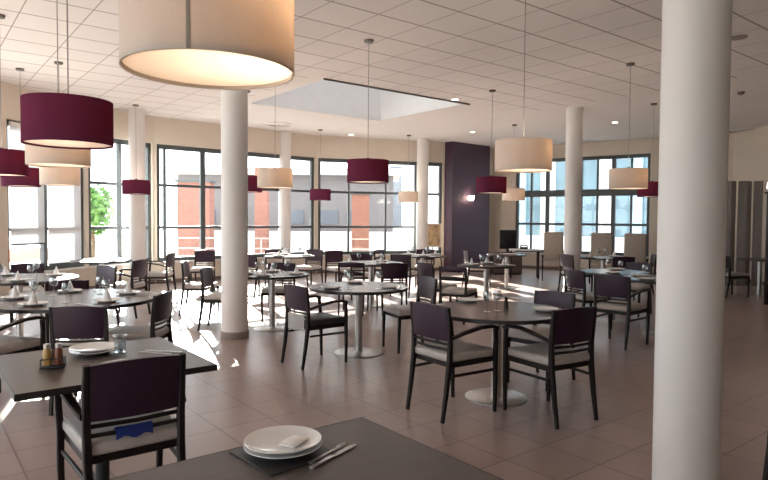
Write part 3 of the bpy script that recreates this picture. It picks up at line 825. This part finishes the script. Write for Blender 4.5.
shape(lambda b: box(b, (0, 0, 0.015), (0.76, 0.36, 0.03)), 'plinth', M['blackmetal'], t)

# wall light on the purple wall
P, d, n, L = facet('E', 'F')
c = P + d * 0.74 + n * 0.303
t = thing('wall_lamp', 'small lit pink and white wall lamp on the purple wall', 'wall lamp', (c.x, c.y, 2.12), math.atan2(d.y, d.x))
shape(lambda b: box(b, (0, -0.012, 0), (0.1, 0.02, 0.16), 0.004), 'back_plate', M['steel'], t)
shape(lambda b: lathe(b, [(0.05, -0.06), (0.085, 0.08), (0.08, 0.08), (0.046, -0.06)], 24, (0, -0.12, 0), True), 'lamp_shade', M['lampglow'], t)
shape(lambda b: lathe(b, [(0, -0.03), (0.02, -0.02), (0.03, 0.01), (0.02, 0.035), (0, 0.045)], 16, (0, -0.12, 0)), 'bulb', M['lampglow'], t)
shape(lambda b: rod(b, (0, -0.02, -0.02), (0, -0.12, -0.035), 0.006), 'arm', M['steel'], t)

# picture standing by the slim column
cx_, cy_ = at(434, 16.9)
t = thing('framed_picture', 'sepia picture in a pale frame standing between the slim column and the purple wall', 'picture', (cx_, cy_, 0.0), R(8))
shape(lambda b: [box(b, (s * 0.19, 0, 1.05), (0.04, 0.03, 0.66)) for s in (-1, 1)] + [box(b, (0, 0, 1.05 + s * 0.31), (0.34, 0.03, 0.04)) for s in (-1, 1)], 'picture_frame', M['wall'], t)
shape(lambda b: box(b, (0, 0.004, 1.05), (0.34, 0.012, 0.58)), 'print', M['art'], t)
shape(lambda b: [sweep(b, [(s * 0.24, -0.06, 0), (s * 0.16, 0.0, 0.73)], (0.014, 0.014), (1, 0, 0)) for s in (-1, 1)] + [sweep(b, [(0, 0.35, 0), (0, 0.03, 1.2)], (0.014, 0.014), (1, 0, 0))], 'easel', M['wood'], t)

# folding screen and dark partition at the right
t = thing('folding_screen', 'grey folding screen standing right of the widest column', 'screen', (0, 0, 0))
xa, xb = at(722, 13.8)[0], at(761, 13.8)[0]
for i in range(5):
    w_ = (xb - xa) / 5
    shape(lambda b: box(b, (xa + w_ * (i + 0.5), 13.8 + (0.06 if i % 2 else 0), 1.22), (w_ * 1.04, 0.03, 2.4), 0.004, rz=R(30 if i % 2 else -30)), 'panel', M['curtain'], t)
t = thing('room_partition', 'dark wooden partition at the right edge of the picture', 'partition', (8.05, 10.9, 0), kind='thing')
shape(lambda b: box(b, (0, 0, 1.0), (2.3, 0.08, 2.0), 0.004), 'panel', M['wood'], t)
shape(lambda b: box(b, (0, 0, 2.02), (2.36, 0.12, 0.04), 0.004), 'top_rail', M['wood'], t)
xl, yl = at(767, 10.9)
t = thing('small_lamp', 'small glowing lamp standing on the dark partition at the right edge', 'lamp', (xl + 0.04, yl, 2.04))
shape(lambda b: lathe(b, [(0, 0), (0.045, 0), (0.04, 0.015), (0.012, 0.02), (0.012, 0.06), (0, 0.06)], 20), 'base', M['steel'], t)
shape(lambda b: lathe(b, [(0, 0.06), (0.055, 0.06), (0.04, 0.16), (0, 0.16)], 20), 'lamp_shade', M['lampglow'], t)

# ------------------------------------------------------------------ tableware
TOP = TH + 0.001
def plate_bm(b, r, z0=0.0):
    lathe(b, [(0, z0), (r * 0.6, z0), (r * 0.66, z0 + 0.004), (r, z0 + 0.020), (r, z0 + 0.023), (r * 0.64, z0 + 0.008), (0, z0 + 0.007)], 40)
def small(name, bmf, mat, x, y, z, label, cat, group=None, rz=0.0, proto={}):
    key = (name, mat)
    if key not in proto:
        o = shape(bmf, name, M[mat]); proto[key] = o
    else:
        o = proto[key].copy(); C.objects.link(o)
    o.location = (x, y, z); o.rotation_euler = (0, 0, rz)
    return tag(o, label, cat, group)
def fork_bm(b):
    sweep(b, [(0, -0.1, 0.003), (0, -0.02, 0.004), (0, 0.04, 0.004), (0, 0.06, 0.006)], [(0.008, 0.0015), (0.005, 0.0015), (0.004, 0.0015), (0.010, 0.0015)], (1, 0, 0))
    for s in (-1.5, -0.5, 0.5, 1.5): sweep(b, [(s * 0.0055, 0.058, 0.006), (s * 0.0055, 0.1, 0.004)], (0.0016, 0.0012), (1, 0, 0))
def knife_bm(b):
    sweep(b, [(0, -0.11, 0.003), (0, -0.01, 0.003), (0, 0.0, 0.003), (0.002, 0.09, 0.003), (0.006, 0.12, 0.003)], [(0.008, 0.003), (0.007, 0.003), (0.010, 0.001), (0.010, 0.001), (0.003, 0.001)], (1, 0, 0))
def wine_bm(b):
    lathe(b, [(0, 0), (0.033, 0.0), (0.033, 0.003), (0.006, 0.007), (0.004, 0.02), (0.004, 0.075), (0.010, 0.082), (0.034, 0.105), (0.038, 0.13), (0.031, 0.17), (0.0295, 0.17), (0.036, 0.13), (0.031, 0.107), (0, 0.088)], 24)
def tumbler_bm(b):
    lathe(b, [(0, 0), (0.03, 0), (0.036, 0.095), (0.034, 0.095), (0.0285, 0.008), (0, 0.008)], 24)
def napkin_bm(b):
    lathe(b, [(0, 0.0), (0.045, 0.0), (0.04, 0.01), (0.022, 0.06), (0.005, 0.11), (0, 0.112)], 10)
def cloth_bm(b):
    vs = box(b, (0, 0, 0.007), (0.11, 0.17, 0.014), 0.005)
    for v in vs: v.co.z += 0.003 * math.sin(v.co.y * 40)

rzT = math.atan2(D1.y, D1.x)
# nearest square table: mat, two plates, napkin, cutlery
px_, py_, _ = G(283, 451, TOP)
small('place_mat', lambda b: box(b, (0, 0, 0.002), (0.25, 0.25, 0.004), 0.001), 'mat', px_ + 0.005, py_ - 0.02, TOP, 'black square mat under the white plate on the nearest table', 'place mat', rz=rzT + R(4))
t = thing('soup_plate', 'deep white plate on the black mat of the nearest table', 'plate', (px_, py_, TOP + 0.0045))
shape(lambda b: plate_bm(b, 0.126), 'plate_body', M['porcelain'], t)
t = thing('dinner_plate', 'white plate stacked topmost on the nearest table, cutlery lying on it', 'plate', (px_, py_, TOP + 0.0185))
shape(lambda b: plate_bm(b, 0.124), 'plate_body', M['porcelain'], t)
small('paper_napkin', lambda b: box(b, (0, 0, 0.004), (0.06, 0.09, 0.008), 0.003), 'napkin', px_ + 0.035, py_ + 0.0, TOP + 0.0275, 'white folded napkin lying on the plate of the nearest table', 'napkin', rz=R(-25))
small('fork', fork_bm, 'steel', px_ + 0.15, py_ - 0.02, TOP, 'steel fork beside the plate on the nearest table', 'fork', rz=R(-32))
small('table_knife', knife_bm, 'steel', px_ + 0.166, py_ - 0.045, TOP, 'steel knife beside the fork on the nearest table', 'knife', rz=R(-32))

# square table with the caddy
def stack(px, py, r, n, lab, matcol=True):
    x, y, _ = G(px, py, TOP)
    for k in range(n):
        t = thing('dinner_plate', lab[k], 'plate', (x, y, TOP + 0.0005 + k * 0.0145), group='white plates on the tables')
        shape(lambda b: plate_bm(b, r), 'plate_body', M['porcelain'], t)
    return x, y
x, y = stack(94, 353, 0.125, 2, ['lower white plate of the stack beside the condiment caddy', 'upper white plate of the stack beside the condiment caddy'])
small('tumbler', tumbler_bm, 'glassware', *G(120, 352, TOP)[:2], TOP, 'clear tumbler beside the plate stack on the square table', 'glass', 'drinking glasses on the tables')
stack(123, 369, 0.12, 1, ['white plate half hidden behind the nearest chair back on the square table'])
xk, yk, _ = G(155, 353.5, TOP)
small('fork', fork_bm, 'steel', xk, yk, TOP, 'steel fork near the right corner of the square table with the caddy', 'fork', rz=R(75))
small('table_knife', knife_bm, 'steel', xk + 0.03, yk + 0.045, TOP, 'steel knife near the right corner of the square table with the caddy', 'knife', rz=R(80))
xc, yc, _ = G(53, 367, TOP)
t = thing('condiment_caddy', 'small black caddy on the square table behind the nearest chair', 'caddy', (xc, yc, TOP), R(20))
shape(lambda b: box(b, (0, 0, 0.006), (0.11, 0.07, 0.012), 0.003), 'base', M['blackmetal'], t)
shape(lambda b: [rod(b, (sx * 0.05, sy * 0.031, 0.01), (sx * 0.05, sy * 0.031, 0.045), 0.003) for sx in (-1, 1) for sy in (-1, 1)] + [rod(b, (-0.05, sy * 0.031, 0.045), (0.05, sy * 0.031, 0.045), 0.003) for sy in (-1, 1)] + [rod(b, (sx * 0.05, -0.031, 0.045), (sx * 0.05, 0.031, 0.045), 0.003) for sx in (-1, 1)], 'rail', M['blackmetal'], t)
shape(lambda b: sweep(b, [(0, 0, 0.012), (0, 0, 0.14)], (0.003, 0.003), (1, 0, 0)), 'handle', M['blackmetal'], t)
def jar(dx, mat, lab, h=0.085):
    a = R(20)
    t = thing('condiment_jar', lab, 'jar', (xc + dx * math.cos(a), yc + dx * math.sin(a), TOP + 0.0125), group='jars in the condiment caddy')
    shape(lambda b: lathe(b, [(0, 0), (0.020, 0), (0.021, 0.01), (0.021, h * 0.75), (0.015, h), (0, h)], 20), 'jar_body', M[mat], t)
    shape(lambda b: lathe(b, [(0, h + 0.0005), (0.016, h + 0.0005), (0.016, h + 0.02), (0, h + 0.024)], 20), 'lid', M['steel'], t)
jar(-0.025, 'yellow', 'amber jar in the black caddy, with a steel lid')
jar(0.025, 'red', 'red-brown jar in the black caddy, with a steel lid')

# the other tables: places laid round the rim
def lay(key, rad, seats, where, wine=True, nap=True):
    cx, cy = TB[key]
    for k, ang in enumerate(seats):
        a = R(ang)
        x, y = cx + math.cos(a) * rad * 0.66, cy + math.sin(a) * rad * 0.66
        t = small('dinner_plate', lambda b: plate_bm(b, 0.115), 'porcelain', x, y, TOP, 'white plate laid on the ' + where, 'plate', 'white plates on the ' + where)
        if nap:
            small('folded_napkin', napkin_bm, 'napkin', x, y, TOP + 0.0085, 'white cone-folded napkin on a plate of the ' + where, 'napkin', 'folded napkins on the ' + where)
        if wine:
            a2 = a + R(28)
            small('wine_glass', wine_bm, 'glassware', cx + math.cos(a2) * rad * 0.42, cy + math.sin(a2) * rad * 0.42, TOP, 'clear wine glass on the ' + where, 'glass', 'wine glasses on the ' + where)
        a3 = a - R(24)
        small('fork', fork_bm, 'steel', cx + math.cos(a3) * rad * 0.72, cy + math.sin(a3) * rad * 0.72, TOP, 'steel fork on the ' + where, 'fork', 'forks on the ' + where, rz=a + R(90))
lay('T3', 0.75, (-100, -30, 40, 120, 190), 'wide round table at the left')
lay('T12', 0.66, (-60, 50, 140, 230), 'round table cut by the left edge')
lay('T4', 0.55, (-140, -20, 100), 'central pedestal table', nap=False)
lay('T6', 0.5, (-100, 0, 100, 190), 'table behind the white column')
lay('T7', 0.56, (-150, 120, 40), 'table beside the widest column', nap=False)
lay('T8', 0.5, (-110, 60), 'table beyond the slim column', nap=False)
lay('T10', 0.48, (-150, -40, 80), 'table in front of the purple wall')
lay('T17', 0.55, (-60, 60, 180), 'table behind the central one')
lay('T16', 0.5, (0, 120, 240), 'table before the slim column')
lay('T18', 0.5, (30, 150, 270), 'table before the back windows')
lay('T19', 0.5, (30, 200), 'table before the beige armchairs')
# round table between the two armchairs
for px0, py0, lab in ((487, 307, 'clear wine glass on the round table, nearer the middle of its pair'), (497, 306, 'clear wine glass on the round table, next to the dark pepper mill')):
    small('wine_glass', wine_bm, 'glassware', *G(px0, py0 + 5, TOP)[:2], TOP, lab, 'glass', 'wine glasses on the round table with two armchairs')
t = thing('pepper_mill', 'dark little pepper mill beside the wine glasses on the round table', 'pepper mill', G(506, 308, TOP))
shape(lambda b: lathe(b, [(0, 0), (0.022, 0), (0.018, 0.03), (0.02, 0.055), (0.012, 0.07), (0.017, 0.085), (0, 0.1)], 16), 'body', M['wood'], t)
stack(468, 301.5, 0.11, 1, ['white plate on the far left rim of the round table with two armchairs'])
stack(545, 311, 0.11, 1, ['white plate on the right rim of the round table with two armchairs'])

# ------------------------------------------------------------------ light, camera, view
w = bpy.data.worlds.new('sky'); bpy.context.scene.world = w; w.use_nodes = True
bg = w.node_tree.nodes['Background']
bg.inputs['Color'].default_value = (0.90, 0.95, 1.0, 1); bg.inputs['Strength'].default_value = 2.4
s = bpy.data.lights.new('sun', 'SUN'); s.energy = 27.0; s.angle = R(0.6); s.color = (1.0, 0.93, 0.84)
so = bpy.data.objects.new('sun', s); C.objects.link(so)
so.rotation_euler = Vector((0.37, -0.929, -0.355)).to_track_quat('-Z', 'Y').to_euler()
so.location = (-10, 20, 12)
# skylight portal
ld = bpy.data.lights.new('daylight_portal', 'AREA'); ld.shape = 'RECTANGLE'; ld.size = 3.3; ld.size_y = 2.9; ld.cycles.is_portal = True
lo = bpy.data.objects.new('daylight_portal', ld); C.objects.link(lo); lo.location = (cen.x, cen.y, CEIL + SH + 0.1); lo.rotation_euler = (0, 0, rzT)

cam = bpy.data.cameras.new('camera'); cam.sensor_width = 36; cam.sensor_fit = 'HORIZONTAL'; cam.lens = FPX / 768 * 36
cam.clip_start = 0.05; cam.clip_end = 300
co = bpy.data.objects.new('camera', cam); C.objects.link(co)
co.matrix_world = Matrix.Translation((0, 0, 1.5)) @ Matrix.Rotation(R(90 - 2.0), 4, 'X') @ Matrix.Rotation(R(ROLL), 4, 'Z')
sc = bpy.context.scene
sc.camera = co
vs = sc.view_settings
sc.display_settings.display_device = 'sRGB'
vs.view_transform = 'Standard'; vs.look = 'None'; vs.exposure = 1.22; vs.gamma = 1.0; vs.use_curve_mapping = False
cy = sc.cycles
cy.use_denoising = True
cy.max_bounces = 10; cy.diffuse_bounces = 6; cy.glossy_bounces = 4; cy.transmission_bounces = 6; cy.transparent_max_bounces = 12
cy.sample_clamp_indirect = 6.0
cy.caustics_reflective = False; cy.caustics_refractive = False
